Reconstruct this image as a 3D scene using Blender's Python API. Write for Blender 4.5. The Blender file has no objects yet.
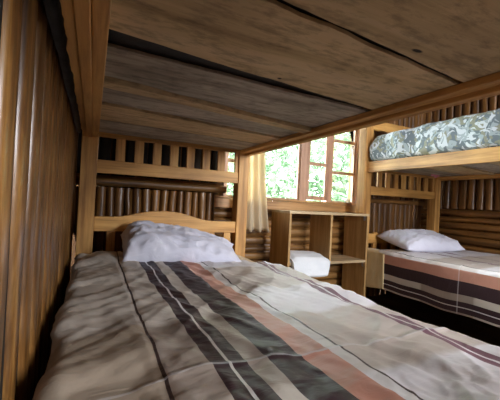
import bpy, math, random
from mathutils import Matrix, Vector, noise
import numpy as np

# ---------------------------------------------------------------- camera, world, light
sc = bpy.context.scene
COL = sc.collection
H = 0.85                       # camera height over the floor; z below is written relative to it
cam_d = bpy.data.cameras.new('camera')
cam_d.sensor_width = 36.0
cam_d.lens = 327.0 / 500 * 36.0
cam_d.clip_start = 0.01
cam = bpy.data.objects.new('camera', cam_d)
COL.objects.link(cam)
ay = Vector((-157, 5, -327)).normalized()
ax = Vector((690, -38, -327)); ax = (ax - ax.dot(ay) * ay).normalized()
az = ax.cross(ay)
cam.matrix_world = Matrix.Translation((0, 0, H)) @ Matrix((ax, ay, az)).to_4x4()
sc.camera = cam

world = bpy.data.worlds.new('world'); sc.world = world
world.use_nodes = True
bg = world.node_tree.nodes['Background']
bg.inputs[0].default_value = (0.90, 0.935, 1.0, 1)
bg.inputs[1].default_value = 16.0
sc.view_settings.view_transform = 'Standard'
sc.view_settings.look = 'None'
sc.view_settings.exposure = 1.82
sc.view_settings.gamma = 1.0
sc.view_settings.use_curve_mapping = False
try:
    sc.cycles.use_denoising = True
    sc.cycles.max_bounces = 10
    sc.cycles.diffuse_bounces = 6
    sc.cycles.transparent_max_bounces = 12
    sc.cycles.sample_clamp_indirect = 6.0
except Exception:
    pass

def portal(name, loc, rot, sx, sy):
    l = bpy.data.lights.new(name, 'AREA'); l.shape = 'RECTANGLE'
    l.size = sx; l.size_y = sy; l.cycles.is_portal = True
    o = bpy.data.objects.new(name, l); COL.objects.link(o)
    o.location = loc; o.rotation_euler = rot
R = math.radians
# daylight enters through the window in the back wall and a fill opening added behind the camera
portal('daylight_window', (1.6, 2.44, 0.52 + H), (R(-90), 0, 0), 1.4, 1.0)
portal('fill_opening', (1.95, -1.68, 0.72 + H), (R(90), 0, 0), 1.1, 0.9)

# ---------------------------------------------------------------- helpers
rnd = random.Random(7)
def nz(x, y=0, z=0): return noise.noise(Vector((x, y, z)))

class MB:
    def __init__(s): s.v = []; s.f = []; s.uv = {}
    def box(s, x0, x1, y0, y1, z0, z1):
        b = len(s.v)
        for z in (z0, z1):
            for (x, y) in ((x0, y0), (x1, y0), (x1, y1), (x0, y1)): s.v.append((x, y, z))
        for f in ((3, 2, 1, 0), (4, 5, 6, 7), (0, 1, 5, 4), (1, 2, 6, 5), (2, 3, 7, 6), (3, 0, 4, 7)):
            s.f.append(tuple(b + i for i in f))
        return s
    def prism(s, pts, axis, a, b_):
        """pts: 2-D outline; axis: 'x','y','z' the extrusion axis from a to b_"""
        def P(p, t):
            return {'x': (t, p[0], p[1]), 'y': (p[0], t, p[1]), 'z': (p[0], p[1], t)}[axis]
        b = len(s.v); n = len(pts)
        for t in (a, b_):
            for p in pts: s.v.append(P(p, t))
        s.f.append(tuple(b + i for i in range(n))[::-1]); s.f.append(tuple(b + n + i for i in range(n)))
        for i in range(n):
            j = (i + 1) % n
            s.f.append((b + i, b + j, b + n + j, b + n + i))
        return s
    def grid(s, nu, nv, fn, uvfn=None, flip=False):
        b = len(s.v)
        for j in range(nv + 1):
            for i in range(nu + 1):
                s.v.append(fn(i / nu, j / nv))
                if uvfn: s.uv[len(s.v) - 1] = uvfn(i / nu, j / nv)
        for j in range(nv):
            for i in range(nu):
                q = (b + j * (nu + 1) + i, b + j * (nu + 1) + i + 1, b + (j + 1) * (nu + 1) + i + 1, b + (j + 1) * (nu + 1) + i)
                s.f.append(q[::-1] if flip else q)
        return s
    def tube(s, pts, rad, n=8):
        b = len(s.v); m = len(pts)
        for k, p in enumerate(pts):
            p = Vector(p)
            t = (Vector(pts[min(k + 1, m - 1)]) - Vector(pts[max(k - 1, 0)])).normalized()
            up = Vector((0, 0, 1)) if abs(t.z) < .9 else Vector((1, 0, 0))
            u = t.cross(up).normalized(); w = t.cross(u)
            r = rad[k] if isinstance(rad, (list, tuple)) else rad
            for i in range(n):
                a = 2 * math.pi * i / n
                s.v.append(tuple(p + r * (math.cos(a) * u + math.sin(a) * w)))
        for k in range(m - 1):
            for i in range(n):
                j = (i + 1) % n
                s.f.append((b + k * n + i, b + (k + 1) * n + i, b + (k + 1) * n + j, b + k * n + j))
        s.f.append(tuple(b + i for i in range(n))); s.f.append(tuple(b + (m - 1) * n + i for i in range(n))[::-1])
        return s

def root_loc(o):
    v = Vector((0, 0, 0))
    while o: v += o.location; o = o.parent
    return v
def obj(name, mb, mat, parent=None, bevel=0, smooth=False, solid=0, loc=None):
    me = bpy.data.meshes.new(name)
    base = root_loc(parent) if parent else Vector(loc or (0, 0, 0))
    me.from_pydata([(x - base.x, y - base.y, z + H - base.z) for x, y, z in mb.v], [], mb.f)
    if mb.uv:
        uvl = me.uv_layers.new(name='cloth')
        for l in me.loops: uvl.data[l.index].uv = mb.uv.get(l.vertex_index, (0, 0))
    me.materials.append(mat)
    if smooth: me.polygons.foreach_set('use_smooth', [True] * len(me.polygons))
    me.update()
    o = bpy.data.objects.new(name, me); COL.objects.link(o)
    if parent: o.parent = parent
    else: o.location = base
    if solid:
        m = o.modifiers.new('solid', 'SOLIDIFY'); m.thickness = solid; m.offset = -1
    if bevel:
        m = o.modifiers.new('bevel', 'BEVEL'); m.width = bevel; m.segments = 2; m.limit_method = 'ANGLE'; m.angle_limit = R(40)
    return o
def tag(o, label=None, cat=None, group=None, kind=None):
    for k, v in (('label', label), ('category', cat), ('group', group), ('kind', kind)):
        if v: o[k] = v
    return o
def empty(name, loc):
    o = bpy.data.objects.new(name, None); COL.objects.link(o); o.location = loc; o.empty_display_size = .1
    return o
def copy_tree(o, parent=None):
    c = o.copy(); COL.objects.link(c); c.parent = parent
    for ch in list(o.children): copy_tree(ch, c)
    return c

# ---------------------------------------------------------------- materials
def srgb(r, g, b):
    f = lambda c: ((c / 255 + .055) / 1.055) ** 2.4 if c > 10 else c / 255 / 12.92
    return (f(r), f(g), f(b), 1)
def newmat(name):
    m = bpy.data.materials.new(name); m.use_nodes = True
    nt = m.node_tree; return m, nt, nt.nodes['Principled BSDF']
def wood(name, c1, c2, c3, axis='z', rough=.55, scale=1.0, bump=.25, stain=.5, knots=(), seed=0.0, coat=0.0, mottle=0.0):
    """grain runs along axis; three tones from dark streak to light; stain = large blotches of the board's own tone"""
    m, nt, p = newmat(name); N = nt.nodes; L = nt.links
    tc = N.new('ShaderNodeTexCoord'); mp = N.new('ShaderNodeMapping')
    s = [26 * scale] * 3; s['xyz'.index(axis)] = 1.6 * scale
    mp.inputs['Scale'].default_value = s; mp.inputs['Location'].default_value = (seed, seed * 1.7, seed * .6)
    L.new(tc.outputs['Object'], mp.inputs[0])
    n1 = N.new('ShaderNodeTexNoise'); n1.inputs['Scale'].default_value = 1.0; n1.inputs['Detail'].default_value = 6; n1.inputs['Roughness'].default_value = .65
    n1.inputs['Distortion'].default_value = .25
    L.new(mp.outputs[0], n1.inputs['Vector'])
    cr = N.new('ShaderNodeValToRGB'); e = cr.color_ramp.elements
    e[0].position = .3; e[0].color = c1; e[1].position = .72; e[1].color = c3
    k = e.new(.5); k.color = c2
    L.new(n1.outputs[0], cr.inputs[0])
    n2 = N.new('ShaderNodeTexNoise'); n2.inputs['Scale'].default_value = 3.1; n2.inputs['Detail'].default_value = 4
    L.new(tc.outputs['Object'], n2.inputs['Vector'])
    mr = N.new('ShaderNodeMapRange'); mr.inputs[1].default_value = .3; mr.inputs[2].default_value = .7
    mr.inputs[3].default_value = 1 - stain; mr.inputs[4].default_value = 1.12
    L.new(n2.outputs[0], mr.inputs[0])
    mx = N.new('ShaderNodeMix'); mx.data_type = 'RGBA'; mx.blend_type = 'MULTIPLY'; mx.inputs[0].default_value = 1
    L.new(cr.outputs[0], mx.inputs[6]); L.new(mr.outputs[0], mx.inputs[7])
    out = mx.outputs[2]
    if mottle:
        n3 = N.new('ShaderNodeTexNoise'); n3.inputs['Scale'].default_value = 38; n3.inputs['Detail'].default_value = 5; n3.inputs['Roughness'].default_value = .7
        mp3 = N.new('ShaderNodeMapping'); mp3.inputs['Scale'].default_value = (.35, 1, 1); mp3.inputs['Location'].default_value = (seed, 0, 0)
        L.new(tc.outputs['Object'], mp3.inputs[0]); L.new(mp3.outputs[0], n3.inputs['Vector'])
        r3 = N.new('ShaderNodeMapRange'); r3.inputs[1].default_value = .36; r3.inputs[2].default_value = .52; r3.inputs[3].default_value = 1 - mottle; r3.inputs[4].default_value = 1.05
        L.new(n3.outputs[0], r3.inputs[0])
        m3 = N.new('ShaderNodeMix'); m3.data_type = 'RGBA'; m3.blend_type = 'MULTIPLY'; m3.inputs[0].default_value = 1
        L.new(out, m3.inputs[6]); L.new(r3.outputs[0], m3.inputs[7]); out = m3.outputs[2]
    for (kx, ky, kz, kr, el) in knots:
        vm = N.new('ShaderNodeMapping'); vm.vector_type = 'POINT'
        vm.inputs['Scale'].default_value = (1 / (kr * el), 1 / kr, .01)
        vm.inputs['Location'].default_value = (-kx / (kr * el), -ky / kr, 0)
        L.new(tc.outputs['Object'], vm.inputs[0])
        ln = N.new('ShaderNodeVectorMath'); ln.operation = 'LENGTH'; L.new(vm.outputs[0], ln.inputs[0])
        r2 = N.new('ShaderNodeMapRange'); r2.inputs[1].default_value = .7; r2.inputs[2].default_value = 1.2
        L.new(ln.outputs['Value'], r2.inputs[0])
        m2 = N.new('ShaderNodeMix'); m2.data_type = 'RGBA'
        L.new(r2.outputs[0], m2.inputs[0]); m2.inputs[6].default_value = srgb(28, 20, 14); L.new(out, m2.inputs[7])
        out = m2.outputs[2]
    L.new(out, p.inputs['Base Color'])
    p.inputs['Roughness'].default_value = rough
    if coat: p.inputs['Coat Weight'].default_value = coat; p.inputs['Coat Roughness'].default_value = .22
    bp = N.new('ShaderNodeBump'); bp.inputs['Strength'].default_value = bump; bp.inputs['Distance'].default_value = .004
    L.new(n1.outputs[0], bp.inputs['Height']); L.new(bp.outputs[0], p.inputs['Normal'])
    return m
def plain(name, c, rough=.6, metal=0):
    m, nt, p = newmat(name); p.inputs['Base Color'].default_value = c
    p.inputs['Roughness'].default_value = rough; p.inputs['Metallic'].default_value = metal
    N = nt.nodes; n = N.new('ShaderNodeTexNoise'); n.inputs['Scale'].default_value = 30
    bp = N.new('ShaderNodeBump'); bp.inputs['Strength'].default_value = .1; bp.inputs['Distance'].default_value = .002
    nt.links.new(n.outputs[0], bp.inputs['Height']); nt.links.new(bp.outputs[0], p.inputs['Normal'])
    return m
def cloth(name, c1, c2, rough=.8, wr=.35, wscale=9.0, trans=0.0, wdist=.012):
    m, nt, p = newmat(name); N = nt.nodes; L = nt.links
    tc = N.new('ShaderNodeTexCoord')
    n = N.new('ShaderNodeTexNoise'); n.inputs['Scale'].default_value = 5; n.inputs['Detail'].default_value = 3
    L.new(tc.outputs['Object'], n.inputs['Vector'])
    cr = N.new('ShaderNodeValToRGB'); cr.color_ramp.elements[0].position = .35; cr.color_ramp.elements[1].position = .65
    cr.color_ramp.elements[0].color = c1; cr.color_ramp.elements[1].color = c2
    L.new(n.outputs[0], cr.inputs[0]); L.new(cr.outputs[0], p.inputs['Base Color'])
    w = N.new('ShaderNodeTexNoise'); w.inputs['Scale'].default_value = wscale; w.inputs['Detail'].default_value = 5; w.inputs['Distortion'].default_value = 1.2
    L.new(tc.outputs['Object'], w.inputs['Vector'])
    bp = N.new('ShaderNodeBump'); bp.inputs['Strength'].default_value = wr; bp.inputs['Distance'].default_value = wdist
    L.new(w.outputs[0], bp.inputs['Height']); L.new(bp.outputs[0], p.inputs['Normal'])
    p.inputs['Roughness'].default_value = rough
    try: p.inputs['Sheen Weight'].default_value = .15
    except Exception: pass
    if trans: 
        tr = N.new('ShaderNodeBsdfTranslucent'); L.new(cr.outputs[0], tr.inputs[0])
        ms = N.new('ShaderNodeMixShader'); ms.inputs[0].default_value = trans
        L.new(p.outputs[0], ms.inputs[1]); L.new(tr.outputs[0], ms.inputs[2])
        L.new(ms.outputs[0], N['Material Output'].inputs[0])
    return m

LIGHT = srgb(226, 222, 224); BEIGE = srgb(208, 198, 186); PALE = srgb(232, 228, 228)
TAUPE = srgb(190, 180, 168); DARK = srgb(58, 38, 42); PINK = srgb(200, 144, 124); MAUVE = srgb(124, 90, 100); WHITE = srgb(236, 236, 240); LINE = srgb(70, 55, 52)
# stripes of the bedspread across its width (start of each band, colour), the woven pattern of the cloth
STRIPES = [(-9, BEIGE), (-.12, TAUPE), (.124, LINE), (.129, BEIGE), (.212, DARK), (.242, PALE), (.249, DARK), (.278, BEIGE),
           (.322, DARK), (.402, LINE), (.405, PINK), (.408, DARK), (.411, PINK), (.470, PALE), (.503, LINE), (.508, LIGHT),
           (.62, LIGHT), (.778, MAUVE), (.796, PALE), (.802, MAUVE), (.820, LIGHT), (.99, MAUVE), (1.02, LIGHT)]
def spread_mat():
    m, nt, p = newmat('striped_bedspread_cloth'); N = nt.nodes; L = nt.links
    uv = N.new('ShaderNodeUVMap'); uv.uv_map = 'cloth'
    sp = N.new('ShaderNodeSeparateXYZ'); L.new(uv.outputs[0], sp.inputs[0])
    mr = N.new('ShaderNodeMapRange'); mr.inputs[1].default_value = -.3; mr.inputs[2].default_value = 1.3
    L.new(sp.outputs[0], mr.inputs[0])
    cr = N.new('ShaderNodeValToRGB'); cr.color_ramp.interpolation = 'CONSTANT'
    st = STRIPES[1:]
    el = cr.color_ramp.elements
    el[0].position = 0; el[0].color = st[0][1]
    el[1].position = (st[1][0] + .3) / 1.6; el[1].color = st[1][1]
    for s, c in st[2:]:
        k = el.new((s + .3) / 1.6); k.color = c
    L.new(mr.outputs[0], cr.inputs[0])
    # woven blocks: the pale columns turn to taupe in alternate blocks along the cloth
    cr2 = N.new('ShaderNodeValToRGB'); cr2.color_ramp.interpolation = 'CONSTANT'; e2 = cr2.color_ramp.elements
    tone = {LIGHT: srgb(196, 184, 174), BEIGE: srgb(168, 154, 142), PALE: srgb(214, 206, 200), TAUPE: srgb(166, 150, 132)}
    e2[0].position = 0; e2[0].color = tone.get(st[0][1], st[0][1]); e2[1].position = (st[1][0] + .3) / 1.6; e2[1].color = st[1][1]
    for s, c in st[2:]:
        k = e2.new((s + .3) / 1.6); k.color = tone.get(c, c)
    L.new(mr.outputs[0], cr2.inputs[0])
    bn = N.new('ShaderNodeMapRange'); bn.inputs[1].default_value = -1.4; bn.inputs[2].default_value = 1.6; 
    lt = N.new('ShaderNodeMath'); lt.operation = 'LESS_THAN'; lt.inputs[1].default_value = .45; L.new(sp.outputs[0], lt.inputs[0])
    ma = N.new('ShaderNodeMath'); ma.operation = 'MULTIPLY_ADD'; ma.inputs[1].default_value = .6; L.new(lt.outputs[0], ma.inputs[0]); L.new(sp.outputs[1], ma.inputs[2])
    L.new(ma.outputs[0], bn.inputs[0])
    br = N.new('ShaderNodeValToRGB'); br.color_ramp.interpolation = 'LINEAR'; eb = br.color_ramp.elements
    W_, K_ = (0, 0, 0, 1), (1, 1, 1, 1)
    eb[0].position = 0; eb[0].color = W_; eb[1].position = 1; eb[1].color = W_
    for v_, c0, c1 in ((-.85, W_, K_), (-.55, K_, W_), (-.10, W_, K_), (.24, K_, W_), (.50, W_, K_), (.86, K_, W_)):
        a = eb.new((v_ + 1.4) / 3.0 - .001); a.color = c0
        a = eb.new((v_ + 1.4) / 3.0 + .001); a.color = c1
    L.new(bn.outputs[0], br.inputs[0])
    blk = N.new('ShaderNodeMix'); blk.data_type = 'RGBA'; L.new(br.outputs[0], blk.inputs[0]); L.new(cr.outputs[0], blk.inputs[6]); L.new(cr2.outputs[0], blk.inputs[7])
    # pale ribbon sewn across the spread
    rb = N.new('ShaderNodeMath'); rb.operation = 'COMPARE'; rb.inputs[1].default_value = 0.0; rb.inputs[2].default_value = .0035
    L.new(sp.outputs[1], rb.inputs[0])
    mx = N.new('ShaderNodeMix'); mx.data_type = 'RGBA'; mx.inputs[7].default_value = WHITE
    rf = N.new('ShaderNodeMath'); rf.operation = 'MULTIPLY'; rf.inputs[1].default_value = .36; L.new(rb.outputs[0], rf.inputs[0])
    L.new(rf.outputs[0], mx.inputs[0]); L.new(blk.outputs[2], mx.inputs[6])
    # slubs in the weave
    tc = N.new('ShaderNodeTexCoord')
    n = N.new('ShaderNodeTexNoise'); n.inputs['Scale'].default_value = 3.5; n.inputs['Detail'].default_value = 6
    L.new(tc.outputs['Object'], n.inputs['Vector'])
    m2 = N.new('ShaderNodeMapRange'); m2.inputs[1].default_value = .3; m2.inputs[2].default_value = .7; m2.inputs[3].default_value = .85; m2.inputs[4].default_value = 1.08
    L.new(n.outputs[0], m2.inputs[0])
    mu = N.new('ShaderNodeMix'); mu.data_type = 'RGBA'; mu.blend_type = 'MULTIPLY'; mu.inputs[0].default_value = 1
    L.new(mx.outputs[2], mu.inputs[6]); L.new(m2.outputs[0], mu.inputs[7]); L.new(mu.outputs[2], p.inputs['Base Color'])
    mp = N.new('ShaderNodeMapping'); mp.inputs['Rotation'].default_value = (0, 0, R(-30)); mp.inputs['Scale'].default_value = (9, 22, 10)
    L.new(tc.outputs['Object'], mp.inputs[0])
    w = N.new('ShaderNodeTexNoise'); w.inputs['Scale'].default_value = 1; w.inputs['Detail'].default_value = 4; w.inputs['Distortion'].default_value = 1.0
    L.new(mp.outputs[0], w.inputs['Vector'])
    bp = N.new('ShaderNodeBump'); bp.inputs['Strength'].default_value = .4; bp.inputs['Distance'].default_value = .014
    L.new(w.outputs[0], bp.inputs['Height']); L.new(bp.outputs[0], p.inputs['Normal'])
    p.inputs['Roughness'].default_value = .5; p.inputs['Specular IOR Level'].default_value = .35
    return m
def camo_mat():
    m, nt, p = newmat('camouflage_cloth'); N = nt.nodes; L = nt.links
    tc = N.new('ShaderNodeTexCoord'); prev = None
    cols = [srgb(112, 124, 132), srgb(212, 218, 226), srgb(146, 146, 130), srgb(166, 178, 186)]
    base = N.new('ShaderNodeRGB'); base.outputs[0].default_value = cols[0]; prev = base.outputs[0]
    for k, (c, sc_, th) in enumerate(((cols[2], 12, .52), (cols[3], 14, .54), (cols[1], 15, .54))):
        mp = N.new('ShaderNodeMapping'); mp.inputs['Location'].default_value = (k * 7.3, k * 3.1, k * 5.7)
        L.new(tc.outputs['Object'], mp.inputs[0])
        n = N.new('ShaderNodeTexNoise'); n.inputs['Scale'].default_value = sc_; n.inputs['Detail'].default_value = 1.5; n.inputs['Distortion'].default_value = 1.5
        L.new(mp.outputs[0], n.inputs['Vector'])
        g = N.new('ShaderNodeMath'); g.operation = 'GREATER_THAN'; g.inputs[1].default_value = th
        L.new(n.outputs[0], g.inputs[0])
        mx = N.new('ShaderNodeMix'); mx.data_type = 'RGBA'; L.new(g.outputs[0], mx.inputs[0]); L.new(prev, mx.inputs[6]); mx.inputs[7].default_value = c
        prev = mx.outputs[2]
    L.new(prev, p.inputs['Base Color']); p.inputs['Roughness'].default_value = .8
    return m

M_wall = wood('brown_varnished_log', srgb(44, 27, 11), srgb(128, 86, 40), srgb(186, 138, 74), 'z', rough=.36, scale=2.0, stain=.55, coat=.35)
M_back = wood('near_black_backing_board', srgb(10, 7, 5), srgb(20, 14, 10), srgb(30, 22, 15), 'z', rough=.9)
M_dusk = wood('shade_dark_log', srgb(20, 14, 10), srgb(36, 27, 20), srgb(52, 40, 30), 'z', rough=.8)  # dark tone paints in the shade behind the head-end slat openings
M_wallh = wood('brown_horizontal_log', srgb(56, 36, 18), srgb(132, 92, 46), srgb(186, 138, 76), 'x', rough=.45, scale=.8, stain=.45)
M_wallr = wood('brown_side_log', srgb(50, 32, 15), srgb(120, 80, 38), srgb(168, 120, 62), 'y', rough=.45, scale=.8, stain=.45)
M_wallv = wood('brown_upright_board', srgb(52, 32, 14), srgb(120, 80, 38), srgb(172, 122, 62), 'z', rough=.42, scale=.9, stain=.4, coat=.3)
M_bedv = wood('golden_bed_timber_upright', srgb(140, 92, 42), srgb(196, 144, 76), srgb(222, 174, 102), 'z', stain=.2)
M_bedx = wood('golden_bed_timber_crosswise', srgb(142, 94, 42), srgb(198, 146, 76), srgb(224, 176, 102), 'x', stain=.2)
M_bedy = wood('golden_bed_timber_lengthwise', srgb(144, 98, 48), srgb(200, 150, 84), srgb(226, 180, 108), 'y', stain=.2)
knots = ((.62 - .436, .49 - 1, 0, .006, 2.6), (.45 - .436, .79 - 1, 0, .005, 1.3))
M_deckA = wood('weathered_tan_board', srgb(166, 142, 102), srgb(206, 180, 136), srgb(220, 196, 156), 'x', rough=.8, scale=.55, stain=.3, mottle=.36, knots=knots, seed=2)
M_deckB = wood('weathered_grey_board', srgb(126, 116, 102), srgb(176, 166, 148), srgb(200, 190, 172), 'x', rough=.8, scale=.6, stain=.35, mottle=.4, seed=5)
M_shelf = wood('pale_plywood', srgb(150, 112, 62), srgb(182, 142, 86), srgb(204, 168, 112), 'z', rough=.6, stain=.15)
M_shelfx = wood('pale_plywood_level', srgb(168, 142, 104), srgb(198, 172, 132), srgb(214, 190, 152), 'x', rough=.6, stain=.15)
M_win = wood('reddish_window_timber', srgb(140, 100, 76), srgb(182, 140, 112), srgb(204, 166, 138), 'z', rough=.5, stain=.2)
M_sill = wood('honey_sill_timber', srgb(130, 92, 52), srgb(178, 132, 80), srgb(200, 158, 104), 'x', rough=.5, stain=.2)
M_floor = wood('dark_floor_board', srgb(40, 28, 20), srgb(70, 50, 34), srgb(92, 68, 46), 'y', rough=.6)
M_ceil = wood('brown_ceiling_board', srgb(70, 46, 26), srgb(118, 82, 48), srgb(146, 106, 66), 'x', rough=.7)
M_spread = spread_mat(); M_camo = camo_mat()
M_sheet = cloth('beige_sheet', srgb(212, 186, 134), srgb(226, 202, 152))
M_pillow = cloth('white_pillow_cotton', srgb(208, 208, 222), srgb(224, 224, 236), wr=.6, wscale=9, wdist=.016)
M_towel = cloth('white_towel_pile', srgb(222, 226, 228), srgb(236, 238, 240), wr=.6, wscale=60, wdist=.004)
M_curt = cloth('cream_curtain_cloth', srgb(232, 216, 184), srgb(240, 226, 198), wr=.1, trans=.5)
M_foam = cloth('grey_mattress_ticking', srgb(150, 146, 140), srgb(170, 166, 160))
M_dark = cloth('shade_black_cloth', srgb(12, 10, 9), srgb(20, 17, 15))  # near-black colour stands in for shade in the deck gaps and along the wall
M_metal = plain('grey_metal', (.45, .46, .46, 1), .4, .8)
M_wmetal = plain('white_painted_metal', srgb(214, 218, 206), .5)
M_pinkc = plain('pink_cloth', srgb(206, 130, 140), .8)
m, nt, p = newmat('window_glass'); M_glass = m
N = nt.nodes; gl = N.new('ShaderNodeBsdfGlossy'); gl.inputs['Roughness'].default_value = .02
tr = N.new('ShaderNodeBsdfTransparent'); tr.inputs[0].default_value = (.93, .96, .95, 1)
fr = N.new('ShaderNodeFresnel'); fr.inputs[0].default_value = 1.45; ms = N.new('ShaderNodeMixShader')
nt.links.new(fr.outputs[0], ms.inputs[0]); nt.links.new(tr.outputs[0], ms.inputs[1]); nt.links.new(gl.outputs[0], ms.inputs[2])
nt.links.new(ms.outputs[0], N['Material Output'].inputs[0])
m, nt, p = newmat('green_leaf'); M_leaf = m; N = nt.nodes
n = N.new('ShaderNodeTexNoise'); n.inputs['Scale'].default_value = 3.0; cr = N.new('ShaderNodeValToRGB')
tc = N.new('ShaderNodeTexCoord'); nt.links.new(tc.outputs['Object'], n.inputs['Vector'])
cr.color_ramp.elements[0].color = srgb(82, 106, 78); cr.color_ramp.elements[1].color = srgb(114, 138, 106)
cr.color_ramp.elements[0].position = .35; cr.color_ramp.elements[1].position = .65
nt.links.new(n.outputs[0], cr.inputs[0]); nt.links.new(cr.outputs[0], p.inputs['Base Color']); p.inputs['Roughness'].default_value = .5
tl = N.new('ShaderNodeBsdfTranslucent'); nt.links.new(cr.outputs[0], tl.inputs[0]); ms = N.new('ShaderNodeMixShader'); ms.inputs[0].default_value = .4
nt.links.new(p.outputs[0], ms.inputs[1]); nt.links.new(tl.outputs[0], ms.inputs[2]); nt.links.new(ms.outputs[0], N['Material Output'].inputs[0])
M_ground = plain('grassy_ground', srgb(110, 140, 90), .9)

# ---------------------------------------------------------------- structure
XL, XR, YB, YF, ZF, ZC = -.135, 3.20, 2.40, -1.60, -H, 1.45
def logrow(mb, axis, a0, a1, along, b0, b1, wall, out, w=(.07, .10), depth=.04, seed=1, segs=14, rag=0.0, gp=(.003, .012), rough=1.0, prof=.65, spans=None, foot=0.0):
    """row of half-round logs. axis: coordinate the row advances on ('x','y','z'); along: log direction; wall coordinate at 'wall', bulging towards out"""
    r = random.Random(seed); t = a0; k = 0
    third = [c for c in 'xyz' if c not in (axis, along)][0]
    while t < a1 - .01:
        ww = min(r.uniform(*w), a1 - t); gap = r.uniform(*gp)
        if spans:
            if k >= len(spans): break
            t, ww = spans[k]; gap = .002
        sd = r.uniform(0, 90)
        d = depth * r.uniform(.75, 1.1)
        n = 9
        def fn(u, v, t=t, ww=ww, sd=sd, d=d, gap=gap, e0=b0 + r.uniform(-rag, rag)):
            q = e0 + (b1 - e0) * v
            wv = (.004 + .008 * (rough > .5)) * nz(sd, q * 3.0) + .005 * nz(sd + 9, q * 11)
            tp = 1 + .16 * nz(sd + 30, q * 2.2)
            tp *= 1 - foot * max(0, min(1, (-q - .02) / .35))
            a = math.pi * u
            cx = t + ww / 2 + wv * .5 - math.cos(a) * (ww / 2 - gap / 2) * tp
            dd = wall + out * (math.sin(a) ** prof) * d * (1 + rough * (.25 * nz(sd + 50, q * 4) + .12 * nz(sd, q * 20, u * 3)))
            c = {axis: cx, along: q, third: dd}
            return (c['x'], c['y'], c['z'])
        flip = False
        mb.grid(n, segs, fn, flip=flip)
        t += ww; k += 1
def st(name, mb, mat, parent=None, **k):
    o = obj(name, mb, mat, parent, **k)
    if not parent: o['kind'] = 'structure'
    return o
# floor
f = MB(); x = XL - .1; f.box(XL - .1, XR + .1, YF - .1, YB + .1, ZF - .08, ZF - .031)
while x < XR + .1:
    f.box(x, x + .135, YF - .1, YB + .1, ZF - .03, ZF); x += .14
st('floor', f, M_floor)
f = MB(); y = YF - .1; f.box(XL - .1, XR + .1, YF - .1, YB + .1, ZC + .031, ZC + .06)
while y < YB + .1:
    f.box(XL - .1, XR + .1, y, y + .155, ZC, ZC + .03); y += .16
st('ceiling', f, M_ceil)
# left wall : upright slabs
f = MB(); spans = [(.494, .072), (.604, .078), (.722, .068), (.828, .062)]
t = .918; rr = random.Random(4)
while t < 2.30:
    ww = rr.uniform(.06, .10); spans.append((t, ww)); t += ww + rr.uniform(.016, .04)
logrow(f, 'y', 0, 9, 'z', ZF, ZC, -.1115, 1, depth=.0125, seed=11, segs=70, rough=.6, prof=.5, spans=spans, foot=.36)
spans = [(YF + .11 * k, rr.uniform(.075, .095)) for k in range(19)]
logrow(f, 'y', 0, 9, 'z', ZF, ZC, -.1115, 1, depth=.0125, seed=5, segs=24, rough=.5, prof=.55, spans=spans, foot=.2)
wl = st('wall_left', f, M_wall, smooth=True)
obj('backing_board', MB().box(XL - .06, -.111, YF - .06, YB + .06, ZF, ZC), M_back, wl)
# back wall
WX0, WX1, WZ0, WZ1 = .90, 2.24, .04, 1.02
f = MB()
f.box(XL, WX0, YB, YB + .06, ZF, ZC); f.box(WX1, XR, YB, YB + .06, ZF, ZC)
f.box(WX0, WX1, YB, YB + .06, ZF, WZ0 - .08); f.box(WX0, WX1, YB, YB + .06, WZ1, ZC)
logrow(f, 'x', XL + .05, .80, 'z', ZF, .055, YB - .12, -1, w=(.048, .062), depth=.035, seed=3, segs=26)
f.box(XL + .02, .80, YB - .118, YB - .10, ZF, .05)
logrow(f, 'x', WX1 + .03, XR, 'z', ZF, ZC, YB - .03, -1, w=(.055, .08), depth=.014, seed=6, segs=24)
f.box(WX1 + .03, XR, YB - .031, YB, ZF, ZC)
st('wall_back', f, M_wallv, smooth=True)
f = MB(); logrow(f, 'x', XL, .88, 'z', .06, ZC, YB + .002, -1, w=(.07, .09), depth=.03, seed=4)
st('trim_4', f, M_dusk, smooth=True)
f = MB(); f.tube([(XL + .02 + i * .09, YB - .15 + .004 * nz(i * .7), .088 + .005 * nz(i * .9, 3)) for i in range(12)], .026, 12)
f.tube([(XL + .02 + i * .09, YB - .10 + .004 * nz(i * .7), .112 + .004 * nz(i * .9, 3)) for i in range(12)], .02, 12)
st('trim_1', f, M_wallh, smooth=True)
f = MB()
logrow(f, 'z', ZF, WZ0 - .085, 'x', .80, 2.265, YB + .002, -1, w=(.055, .08), depth=.034, seed=8, segs=18)
f.tube([(2.27 + i * .09, YB - .055 + .004 * nz(i * .7), .085 + .005 * nz(i * .9, 3)) for i in range(11)], .024, 12)
st('trim_2', f, M_wallh, smooth=True)
# right wall : upright boards above, horizontal slabs below
f = MB()
f.box(XR, XR + .06, YF, YB, ZF, ZC)
logrow(f, 'y', YF, YB, 'z', .045, ZC, XR + .002, -1, w=(.06, .09), depth=.03, seed=21)
st('wall_right', f, M_wallv, smooth=True)
f = MB(); logrow(f, 'z', ZF, .05, 'y', YF, YB, XR + .002, -1, w=(.055, .085), depth=.035, seed=23)
st('trim_3', f, M_wallr, smooth=True)
# front wall, behind the camera: unseen, with an opening added to let in fill light
f = MB()
f.box(XL, 1.4, YF - .06, YF, ZF, ZC); f.box(2.5, XR, YF - .06, YF, ZF, ZC)
f.box(1.4, 2.5, YF - .06, YF, 1.17, ZC); f.box(1.4, 2.5, YF - .06, YF, ZF, .27)
f.box(1.92, 1.98, YF - .07, YF + .01, .27, 1.17)
st('wall_front', f, M_wallv)

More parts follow.
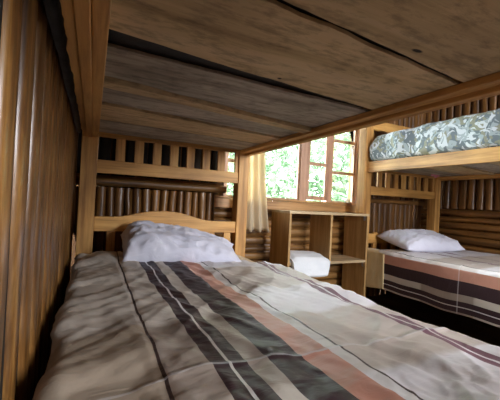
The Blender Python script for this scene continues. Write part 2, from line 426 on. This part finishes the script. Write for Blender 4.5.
# ---------------------------------------------------------------- window in the back wall
w = tag(empty('window_1', (1.6, YB, H + .03)), kind='structure')
yf0, yf1 = YB - .045, YB + .004
f = MB(); f.box(WX0, .925, yf0, yf1, WZ0, WZ1); f.box(WX1 - .01, WX1 + .05, yf0, yf1, WZ0 - .02, WZ1)
f.box(WX0, WX1, yf0, yf1, WZ1 - .04, WZ1 + .02); f.box(1.10, 1.16, yf0, yf1, WZ0, WZ1)
f.box(1.60, 1.672, yf0, yf1, WZ0, WZ1); f.box(1.893, 1.945, yf0, yf1, WZ0, WZ1)
obj('window_frame', f, M_win, w, bevel=.004)
f = MB(); f.box(.80, 2.29, YB - .07, YB + .03, WZ0 - .012, WZ0 + .004)
f.box(.80, 2.29, YB - .055, YB + .02, WZ0 - .085, WZ0 - .013)
obj('window_sill', f, M_sill, w, bevel=.004)
def sash(x0, x1, z0, z1, bars, wd=.022, bot=.03, y=YB - .02):
    f = MB(); f.box(x0, x0 + wd, y - .009, y + .009, z0, z1); f.box(x1 - wd, x1, y - .009, y + .009, z0, z1)
    f.box(x0 + wd, x1 - wd, y - .009, y + .009, z0, z0 + bot); f.box(x0 + wd, x1 - wd, y - .009, y + .009, z1 - .03, z1)
    for b in bars: f.box(x0 + wd, x1 - wd, y - .012, y + .012, b - .013, b + .013)
    s = obj('sash', f, M_win, w, bevel=.003)
    g = MB(); g.box(x0 + wd - .004, x1 - wd + .004, y - .002, y + .002, z0 + bot - .004, z1 - .026)
    obj('pane', g, M_glass, s)
z0 = WZ0 + .004; z1 = WZ1 - .04
sash(.925, 1.10, z0, z1, (.325, .62), wd=.012, bot=.012)
sash(1.16, 1.60, z0, z1, (.80,), wd=.014, bot=.012)
sash(1.672, 1.893, z0 + .012, z1, (.372, .68), wd=.024, bot=.034, y=YB - .035)
sash(1.945, WX1 - .01, z0, z1, (.318, .612), wd=.018, bot=.014)
f = MB(); pts = [(2.03 + .005 * i + .05 * math.sin(i / 9 * 1.5), YB - .075, .245 - .022 * i) for i in range(9)]
f.tube(pts, .0035, 6); obj('window_stay', f, M_wmetal, w, smooth=True)
f = MB(); f.box(2.085, 2.118, YB - .10, YB - .055, .045, .085); obj('stay_block', f, M_wmetal, w, bevel=.006)

# ---------------------------------------------------------------- bunk beds
BX0, BX1, BY0, BY1 = -.070, .945, -.14, 2.085
def make_bunk(dx=0.0, dy=0.0, overhang=.066, plain=False):
    b = empty('bunk_bed', ((BX0 + BX1) / 2, 1.0, 0))
    for (x0, x1) in ((-.070, .012), (.868, .945)):
        for (y0, y1) in ((2.0, 2.085), (-.14, -.055)):
            f = MB(); f.box(x0, x1, y0, y1, -H, .62 if y0 < 0 else .78); obj('post', f, M_bedv, b, bevel=.004)
    if not plain:                                # rough edged outer strip along the wall side
        f = MB(); n = 160
        q = [(0, .321), (1, .321), (1, .349), (0, .349)]
        for k in range(n + 1):
            v = k / n; e = .007 * nz(v * 24, 3) + .004 * nz(v * 75, 8)
            for (side, z) in q: f.v.append((-.047 if side else -.066 + e, -.05 + 2.05 * v, z))
        for k in range(n):
            for i in range(4):
                j = (i + 1) % 4; f.f.append((4 * k + i, 4 * k + 4 + i, 4 * k + 4 + j, 4 * k + j))
        f.f.append((0, 1, 2, 3)); f.f.append((4 * n + 3, 4 * n + 2, 4 * n + 1, 4 * n))
        obj('edge_strip', f, M_bedy, b)
    # upper side rails with an inner ledger strip
    for (x0, x1, l0, l1) in ((-.046, -.019, -.018, .012), (.914, .948, .872, .913)):
        f = MB(); f.box(x0, x1, -.055, 2.0, .316, .405); r_ = obj('side_rail', f, M_bedy, b, bevel=.003)
        f = MB(); f.box(l0, l1, -.055, 2.0, .322 if l0 < 0 else .329, .350); obj('ledger_strip', f, M_bedy, r_, bevel=.003)
    for (x0, x1) in ((-.040, -.012), (.868, .895)):
        f = MB(); f.box(x0, x1, -.055, 2.0, -.62, -.52); obj('side_rail', f, M_bedy, b, bevel=.003)
    f = MB()
    for k in range(9): f.box(-.012, .868, .02 + k * .22, .12 + k * .22, -.54, -.522)
    obj('lower_slats', f, M_deckA, b)
    # deck boards running across, seen from below
    def board(ya0, ya1, yb0, yb1, z, th, mat, sd, xl=-overhang, xr=.913):
        """front edge from ya0 (left) to ya1 (right), back edge from yb0 to yb1"""
        f = MB(); nx = 40
        lo, hi = [], []
        for i in range(nx + 1):
            u = i / nx
            e = .005 * nz(sd, u * 9) + .0025 * nz(sd + 3, u * 31)
            g = .005 * nz(sd + 7, u * 8) + .0025 * nz(sd + 5, u * 29)
            zz = z + .0025 * nz(sd + 11, u * 4)
            j = .006 * nz(sd + 20, 0) if i in (0, nx) else 0
            lo.append((xl + (xr - xl) * u, ya0 + (ya1 - ya0) * u + e, zz)); hi.append((xl + (xr - xl) * u, yb0 + (yb1 - yb0) * u + g, zz))
        bidx = len(f.v)
        for i in range(nx + 1):
            for p_ in (lo[i], hi[i]): f.v.append(p_); f.v.append((p_[0], p_[1], p_[2] + th))
        for i in range(nx):
            a = bidx + 4 * i; c = a + 4   # a: lo, lo_top, hi, hi_top
            f.f += [(a, a + 2, c + 2, c), (a + 1, c + 1, c + 3, a + 3), (a, c, c + 1, a + 1), (a + 2, a + 3, c + 3, c + 2)]
        e0 = bidx; e1 = bidx + 4 * nx
        f.f += [(e0, e0 + 1, e0 + 3, e0 + 2), (e1, e1 + 2, e1 + 3, e1 + 1)]
        obj('deck_board', f, mat, b)
    y = -.05
    board(-.05, -.05, .17, .20, .350, .008, M_deckA, 1)
    board(.18, .21, .450, .549, .350, .008, M_deckA, 2)
    board(.468, .566, .745, .866, .350, .008, M_deckA, 3)
    board(.838, .888, 1.035, 1.215, .351, .008, M_deckB, 4)
    board(1.045, 1.225, 1.105, 1.28, .338, .028, M_deckA, 5)
    board(1.110, 1.286, 1.335, 1.47, .351, .008, M_deckB, 6)
    board(1.345, 1.482, 1.40, 1.53, .343, .022, M_deckA, 7)
    board(1.405, 1.535, 1.66, 1.72, .351, .008, M_deckA, 8)
    board(1.668, 1.735, 1.995, 1.995, .350, .008, M_deckB, 9)
    # head end
    f = MB(); f.box(.012, .868, 2.012, 2.040, .330, .405); obj('end_rail', f, M_bedx, b, bevel=.003)
    f = MB(); f.box(.012, .868, 2.008, 2.040, .126, .200); obj('end_rail', f, M_bedx, b, bevel=.003)
    f = MB(); f.box(-.070, .945, 2.012, 2.050, .70, .78); obj('end_rail', f, M_bedx, b, bevel=.003)
    bars = [(.105 + .103 * k, .155 + .103 * k) for k in range(7)] + [(.845, .868)]
    for (x0, x1) in bars:
        f = MB(); f.box(x0, x1, 2.016, 2.034, .200, .330); obj('end_slat', f, M_bedv, b, bevel=.002)
    # headboard with a curved top
    top = [(.012, -.118), (.10, -.118), (.16, -.114), (.21, -.102), (.26, -.090), (.32, -.080), (.40, -.076), (.47, -.080), (.53, -.092),
           (.58, -.107), (.63, -.120), (.68, -.128), (.74, -.130), (.868, -.130)]
    f = MB(); f.prism([(.868, -.204), (.012, -.200)] + top, 'y', 2.01, 2.04)
    if plain: f = MB().box(.012, .868, 2.01, 2.04, -.30, -.215)
    obj('headboard', f, M_bedx, b, bevel=.003)
    for x0 in (.08, .20, .32, .44, .56, .68, .79):
        f = MB(); f.box(x0, x0 + .045, 2.016, 2.036, -.50, -.203); obj('headboard_slat', f, M_bedv, b)
    f = MB(); f.box(.012, .868, 2.01, 2.04, -.60, -.50); obj('end_rail', f, M_bedx, b)
    # foot end
    for (z0_, z1_) in ((-.60, -.50), (.33, .405)):
        f = MB(); f.box(.012, .868, -.12, -.09, z0_, z1_); obj('end_rail', f, M_bedx, b, bevel=.003)
    return b
bed1 = make_bunk()
bed2 = make_bunk(overhang=.012, plain=True); bed2.location.x += 2.165; bed2.location.y += .11
tag(bed1, 'golden timber bunk bed over the camera, against the log wall with an empty upper deck seen from below', 'bunk bed', 'wooden bunk beds')
bed1['label'] = 'nearer golden timber bunk bed along the left log wall, its upper deck seen from below'
tag(bed2, 'farther golden timber bunk bed beside the right wall, with a camouflage covered mattress on top', 'bunk bed', 'wooden bunk beds')

# ---------------------------------------------------------------- mattresses
def rbox(x0, x1, y0, y1, z0, z1, r, nx, ny, nz_, amp=.004, sd=0, crown=0.0):
    f = MB()
    cx, cy, cz = (x0 + x1) / 2, (y0 + y1) / 2, (z0 + z1) / 2; hx, hy, hz = (x1 - x0) / 2, (y1 - y0) / 2, (z1 - z0) / 2
    def put(p):
        q = Vector((max(-hx + r, min(hx - r, p[0])), max(-hy + r, min(hy - r, p[1])), max(-hz + r, min(hz - r, p[2]))))
        d = Vector(p) - q; 
        if d.length > 1e-9: d = d.normalized() * r
        v = q + d
        c = crown * (1 - (v.x / hx) ** 2) * (1 - (v.y / hy) ** 4) if v.z > 0 else 0
        n_ = amp * nz(v.x * 7 + sd, v.y * 7, v.z * 7)
        v = v * (1 + n_ / max(hz, .05) * .4)
        return (cx + v.x, cy + v.y, cz + v.z + c)
    S = lambda t, h: h * (2 * t - 1)
    f.grid(nx, ny, lambda u, v: put((S(u, hx), S(v, hy), hz)))
    f.grid(nx, ny, lambda u, v: put((S(u, hx), S(v, hy), -hz)), flip=True)
    f.grid(nx, nz_, lambda u, v: put((S(u, hx), -hy, S(v, hz))))
    f.grid(nx, nz_, lambda u, v: put((S(u, hx), hy, S(v, hz))), flip=True)
    f.grid(ny, nz_, lambda u, v: put((-hx, S(u, hy), S(v, hz))), flip=True)
    f.grid(ny, nz_, lambda u, v: put((hx, S(u, hy), S(v, hz))))
    return f
def weld(o):
    m = o.modifiers.new('weld', 'WELD'); m.merge_threshold = .0008
    while o.modifiers[0] != m and o.modifiers.find('weld') > 0: o.modifiers.move(o.modifiers.find('weld'), 0)
    return o
o = weld(obj('mattress', rbox(-.066, .900, -.04, 1.985, -.521, -.338, .045, 40, 60, 10, .006, 2), M_sheet, smooth=True))
tag(o, 'mattress in a beige sheet on the nearer lower bunk, corner bare beside the first pillow', 'mattress', 'sheeted lower mattresses')
o = weld(obj('mattress', rbox(2.110, 3.04, .07, 2.085, -.521, -.345, .04, 40, 60, 10, .006, 5), M_sheet, smooth=True))
tag(o, 'mattress in a beige sheet on the farther lower bunk by the shelf unit', 'mattress', 'sheeted lower mattresses')
# beige sheet end hanging at the corner of the farther bed
def sh(u, v):
    y = 1.86 + .215 * u; t = v * .36
    if t < .05: x, z = 2.165 - t, -.334
    elif t < .08: a = (t - .05) / .03 * math.pi / 2; x, z = 2.115 - .019 * math.sin(a), -.334 - .019 * (1 - math.cos(a))
    else: x, z = 2.096, -.353 - (t - .08) * (1 + .12 * (u - .3))
    return (x - .003 * nz(y * 20, z * 5) * (v > .2) - .002, y + .01 * (v - .3) * (u - .5), z)
o = obj('bed_sheet', MB().grid(16, 40, sh, flip=True), M_sheet, smooth=True, solid=.003)
tag(o, 'beige sheet end hanging over the side of the farther bed beside the shelf unit', 'sheet')
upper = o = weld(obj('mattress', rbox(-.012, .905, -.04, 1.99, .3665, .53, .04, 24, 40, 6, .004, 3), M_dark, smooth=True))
tag(o, 'dark mattress on the upper deck of the nearer bunk, glimpsed through the board gaps, coloured near-black for their shade', 'mattress')
o = weld(obj('mattress', rbox(2.120, 3.06, .08, 2.102, .405, .632, .055, 50, 90, 14, .016, 8, crown=.04), M_camo, smooth=True))
tag(o, 'camouflage covered mattress on the upper deck of the farther bunk', 'mattress')

shade_mb = rbox(-.099, -.074, -.03, 1.985, .334, .47, .012, 6, 120, 8, .02, 13)  # added dark strip standing in for the shadow band beside the log wall
for i, v in enumerate(shade_mb.v): shade_mb.v[i] = (v[0] + .003 * nz(v[1] * 9), v[1], v[2] + (.006 * nz(v[1] * 6, 4) if v[2] < .37 else 0))
weld(obj('shade_strip', shade_mb, M_dark, upper, smooth=True))
# ---------------------------------------------------------------- striped bedspreads
def spread(ox, oy, x0, x1, zt, hangL, hangR, yh, y0, ribbon, uoff, rad=.035, folds=1.0, sd=0.0, nu=230, nv=300, yskew=0.0, rskew=0.0, bunch=0.0):
    """cloth coordinate s runs across: top from x0 to x1, hanging hangL / hangR beyond"""
    Lc = hangL + (x1 - x0) + hangR
    q = math.pi / 2 * rad
    def path(s):                       # s measured so that s = x on the flat top
        if s < x0 + rad:
            d = x0 + rad - s
            if d < q: a = d / rad; return x0 + rad - rad * math.sin(a), -rad * (1 - math.cos(a)), (-math.sin(a), math.cos(a))
            return x0, -rad - (d - q), (-1, 0)
        if s > x1 - rad:
            d = s - (x1 - rad)
            if d < q: a = d / rad; return x1 - rad + rad * math.sin(a), -rad * (1 - math.cos(a)), (math.sin(a), math.cos(a))
            return x1, -rad - (d - q), (1, 0)
        return s, 0.0, (0, 1)
    def disp(s, y):
        top = min(1, max(0, (s - x0) / .12)); 
        h = .010 * nz(s * 2.2 + sd, y * 1.6) + .0045 * nz(s * 9 + sd, y * 3.5)
        # long soft folds, oblique
        a = s * 1.0 + y * .35
        h += (.4 + .6 * max(0, min(1, (s - .05) / .15))) * folds * .0048 * (1 - abs(nz(a * 12 + sd, y * 2.0)) * 2.4)
        b_ = s * .8 - y * .7
        h += folds * .0038 * (1 - abs(nz(b_ * 10 + sd + 9, (s + y) * 2.5)) * 2.2)
        # sharper creases scattered over the cloth
        m_ = max(0, nz(s * 2.6 + 5 + sd, y * 2.1))
        lq = max(0, min(1, (s - .06) / .14)); lq = .25 + .75 * lq
        h += lq * folds * m_ * (.026 * max(0, .35 - abs(nz(s * 13 + y * 6 + sd, y * 8 - s * 4))) +   .018 * max(0, .3 - abs(nz(s * 24 - y * 5 + sd, y * 14 + 3))))
        h += folds * .0016 * nz(s * 40 + y * 18, y * 22 + sd)
        # left part towards the wall: broader silky folds running down to the wall
        lw = max(0, min(1, (.20 - s) / .16))
        c = y * 1.0 - s * .7
        h += lw * folds * (.0065 * math.sin(c * 19 + 3 * nz(s * 3, y * 2)) * (1 - top * .3) + .003 * nz(c * 22, s * 5)) 
        h -= lw * folds * .006
        h += bunch * math.exp(-((s - .06) / .09) ** 2) * max(0, min(1, (y - 1.55) / .35)) ** 1.5
        # seam groove
        h -= .0035 * math.exp(-((s + uoff - .126) / .006) ** 2)
        # raised ribbon across
        yy = y - (ribbon + rskew * s + .008 * nz(s * 3 + sd))
        h += .004 * math.exp(-(yy / .008) ** 2)
        return h
    def fn(u, v):
        s = x0 - hangL + Lc * u
        ye = yh + yskew * s
        y = y0 + (ye - y0) * v
        px, pz, n_ = path(s)
        h = disp(s, y)
        side = 1 if n_[1] < .2 else 0
        h = h * (1 - side * .8) + .0035
        pz2 = pz
        if side: pz2 -= .012 * nz(y * 4 + sd, 5) * min(1, -pz / .2)
        hh = max(h, -.004)
        return (ox + px + n_[0] * hh, oy + y, zt + pz2 + n_[1] * hh)
    def uvf(u, v):
        s = x0 - hangL + Lc * u; y = y0 + (yh + yskew * s - y0) * v
        return (s + uoff + .004 * nz(y * 2.1 + sd, s * 2), y - (ribbon + rskew * s + .008 * nz(s * 3 + sd)))
    return MB().grid(nu, nv, fn, uvf)
o = obj('bedspread', spread(0, 0, -.066, .910, -.322, .14, .26, 1.93, -.05, .568, 0.0, yskew=-.50, rskew=.0, bunch=.035, folds=1.5), M_spread, smooth=True, solid=.004)
tag(o, 'rumpled striped bedspread on the nearer lower bunk, filling the foreground', 'bedspread', 'striped bedspreads')
o = obj('bedspread', spread(0, 0, 2.100, 3.05, -.331, .285, .02, 1.93, .09, 1.28, -2.100 + .485, folds=.6, sd=4.0, rad=.03, yskew=0.0), M_spread, smooth=True, solid=.004)
tag(o, 'striped bedspread hanging over the side of the farther lower bunk', 'bedspread', 'striped bedspreads')

# ---------------------------------------------------------------- pillows
def pillow(cx, cy, cz, a, b, T, rotz, tilt, sd, label, slope=0.0):
    def top(sgn):
        def fn(i, j):
            u, v = 2 * i - 1, 2 * j - 1
            e = (max(0, 1 - u ** 4) * max(0, 1 - v ** 4))
            t = T * (e ** .62) * (1 if sgn > 0 else .55) * (1 - slope * u)
            x = a * u * (1 - .07 * (1 - v * v) * abs(u) ** 3) ; y = b * v * (1 - .10 * (1 - u * u) * abs(v) ** 3)
            if slope and v > 0 and u > 0: y *= 1 - .62 * u ** 2; t *= 1 - .5 * u * v
            if slope and u < 0: x += -.05 * v * u * u * (1 if v < 0 else .3)
            w = (.012 * nz(u * 2.2 + sd, v * 2.2) + .014 * (1 - 2.2 * abs(nz(u * 4 + v * 2 + sd, v * 3 - u))) + .004 * nz(u * 11, v * 9 + sd)) * min(1, e * 3)
            return (x, y, sgn * t + (w if sgn > 0 else 0))
        return fn
    f = MB(); f.grid(56, 44, top(1)); f.grid(56, 44, top(-1), flip=True)
    Rm = Matrix.Rotation(rotz, 3, 'Z') @ Matrix.Rotation(tilt, 3, 'X')
    f.v = [tuple(Rm @ Vector(v) + Vector((cx, cy, cz))) for v in f.v]
    o = weld(obj('pillow', f, M_pillow, smooth=True)); tag(o, label, 'pillow', 'white pillows')
    return o
pillow(.44, 1.775, -.264, .318, .185, .086, R(-12), R(14), 2.0, 'crumpled white pillow against the curved headboard of the nearer bed', slope=.55)
pillow(2.525, 1.88, -.264, .298, .19, .085, R(-8), R(10), 6.0, 'white pillow at the head of the farther bed by the corner')

# ---------------------------------------------------------------- shelf unit
SX0, SX1, SYF, SYB, SZT = 1.305, 2.084, 2.03, 2.30, -.044
s = tag(empty('shelf_unit', ((SX0 + SX1) / 2, (SYF + SYB) / 2, 0)), 'open plywood shelf unit under the window between the two bunk beds', 'shelf unit')
t_ = .018
f = MB(); f.box(SX0 - .004, SX1 + .004, SYF - .003, SYB, SZT - t_, SZT); obj('top_board', f, M_shelfx, s, bevel=.0015)
for x0 in (SX0, SX1 - t_):
    f = MB(); f.box(x0, x0 + t_, SYF, SYB, -H, SZT - t_); obj('side_panel', f, M_shelf, s, bevel=.0015)
SHZ = -.425
f = MB(); f.box(SX0 + t_, SX1 - t_, SYF, SYB, SHZ - .020, SHZ); obj('shelf', f, M_shelfx, s, bevel=.0015)
f = MB(); f.box(1.688, 1.688 + t_, SYF + .002, SYB, SHZ, SZT - t_); obj('divider', f, M_shelf, s, bevel=.0015)
f = MB(); f.box(SX0 + t_, SX1 - t_, SYF, SYB, -H + .04, -H + .058); obj('shelf', f, M_shelfx, s, bevel=.0015)
def brk(x, z, sx, sz=-1, y=SYF + .02):
    f = MB(); f.box(x, x + sx * .035, y, y + .018, z, z + sz * .0025) if sx > 0 else f.box(x + sx * .035, x, y, y + .018, z + sz * .0025, z)
    f.box(min(x, x + sx * .0025), max(x, x + sx * .0025), y, y + .018, z + sz * .038, z); obj('corner_bracket', f, M_metal, s)
brk(SX0 + t_, SZT - t_, 1); brk(SX1 - t_, SZT - t_, -1); brk(SX1 - t_, SHZ - .020, -1)
# towel folded in the left compartment, its end over the front edge
def tow(u, v):
    # closed loop section in (y,z), swept along x
    a = u
    top = [(SYB - .05, .002), (SYB - .05, .058), (2.16, .066), (2.08, .060), (2.02, .042), (1.998, .010), (1.990, -.04), (1.990, -.098), (2.002, -.110),
           (2.014, -.098), (2.018, -.03), (2.020, .0015), (2.06, .0015), (SYB - .05, .002)]
    x = 1.336 + .335 * v
    k = a * (len(top) - 1); i = min(int(k), len(top) - 2); fr_ = k - i
    y = top[i][0] + (top[i + 1][0] - top[i][0]) * fr_; z = top[i][1] + (top[i + 1][1] - top[i][1]) * fr_
    e = 1 - max(0, abs(2 * v - 1) - .8) / .2 * .45
    if z > .004: z = .003 + (z - .003) * e * (1 - .25 * (v - .3)) + .004 * nz(x * 14, y * 14)
    if y < 2.03: y -= .006 * nz(x * 12, z * 10); z += .02 * nz(x * 5) * (z < 0)
    if z < 0 and v > .85: x -= .02 * (v - .85) / .15 * (-z / .1)
    return (x, y, SHZ + z)
f = MB(); f.grid(65, 30, tow)
n_ = 66; f.f.append(tuple(range(n_ - 1))); f.f.append(tuple(30 * n_ + i for i in range(n_ - 1))[::-1])
o = weld(obj('towel', f, M_towel, smooth=True)); tag(o, 'folded white towel in the left compartment of the shelf unit, hanging over its edge', 'towel')

# ---------------------------------------------------------------- curtain
def cur(u, v):
    z = -.215 + 1.16 * v
    sp = 1 - .42 * v ** .8
    x = .965 + .29 * u * sp + .02 * v
    y = 2.262 + .020 * math.sin(u * 24 + .6 * math.sin(z * 4)) * (1 - .3 * v) + .008 * nz(u * 6, z * 3)
    return (x, y, z + .008 * math.sin(u * 24) * (1 - v))
o = obj('curtain', MB().grid(90, 40, cur), M_curt, smooth=True, solid=.0015)
tag(o, 'cream cloth curtain gathered at the left side of the window behind the bed post', 'curtain')
f = MB(); f.tube([(.90, 2.262, .955), (2.30, 2.262, .955)], .009, 10)
o = obj('curtain_rod', f, M_wmetal, smooth=True); tag(o, 'thin pale curtain rod across the top of the window', 'curtain rod')
# pink cloth edge under the farther deck
f = MB(); f.grid(16, 6, lambda u, v: (2.80 + .12 * u, 2.0 + .004 * math.sin(u * 15), .351 - .022 * v * (1 - .4 * math.sin(u * 9))))
o = obj('cloth_strip', f, M_pinkc, smooth=True, solid=.002); tag(o, 'small pink cloth edge hanging below the deck of the farther bunk', 'cloth')

# ---------------------------------------------------------------- outside
f = MB(); f.grid(30, 20, lambda u, v: (-8 + 20 * u, YB + .3 + 14 * v, -H - .6 + .15 * nz(u * 9, v * 6)))
st('ground', f, M_ground, smooth=True)
f = MB(); r = random.Random(3)
def leaf(c, L_, ax_, nn):
    t = ax_.cross(nn).normalized() * L_ * .28
    b = len(f.v)
    for p_ in (c, c + ax_ * L_ * .35 + t + nn * .01, c + ax_ * L_ * .75 + t * .6, c + ax_ * L_, c + ax_ * L_ * .75 - t * .6, c + ax_ * L_ * .35 - t + nn * .01): f.v.append(tuple(p_))
    f.f.append((b, b + 1, b + 2, b + 3)); f.f.append((b, b + 3, b + 4, b + 5))
for k in range(800):
    cx, cy, cz = r.uniform(.5, 7.5), r.uniform(4.6, 7.5), r.uniform(-1.0, 2.3)
    for i in range(34):
        d = Vector((r.gauss(0, .26), r.gauss(0, .26), r.gauss(0, .24)))
        a = Vector((r.uniform(-1, 1), r.uniform(-1, 1), r.uniform(-.9, .3))).normalized()
        nn = a.cross(Vector((r.uniform(-1, 1), r.uniform(-1, 1), r.uniform(-1, 1)))).normalized()
        leaf(Vector((cx, cy, cz)) + d, r.uniform(.08, .19), a, nn)
o = obj('foliage', f, M_leaf); tag(o, 'bright green leafy foliage outside the window', 'foliage', kind='stuff')
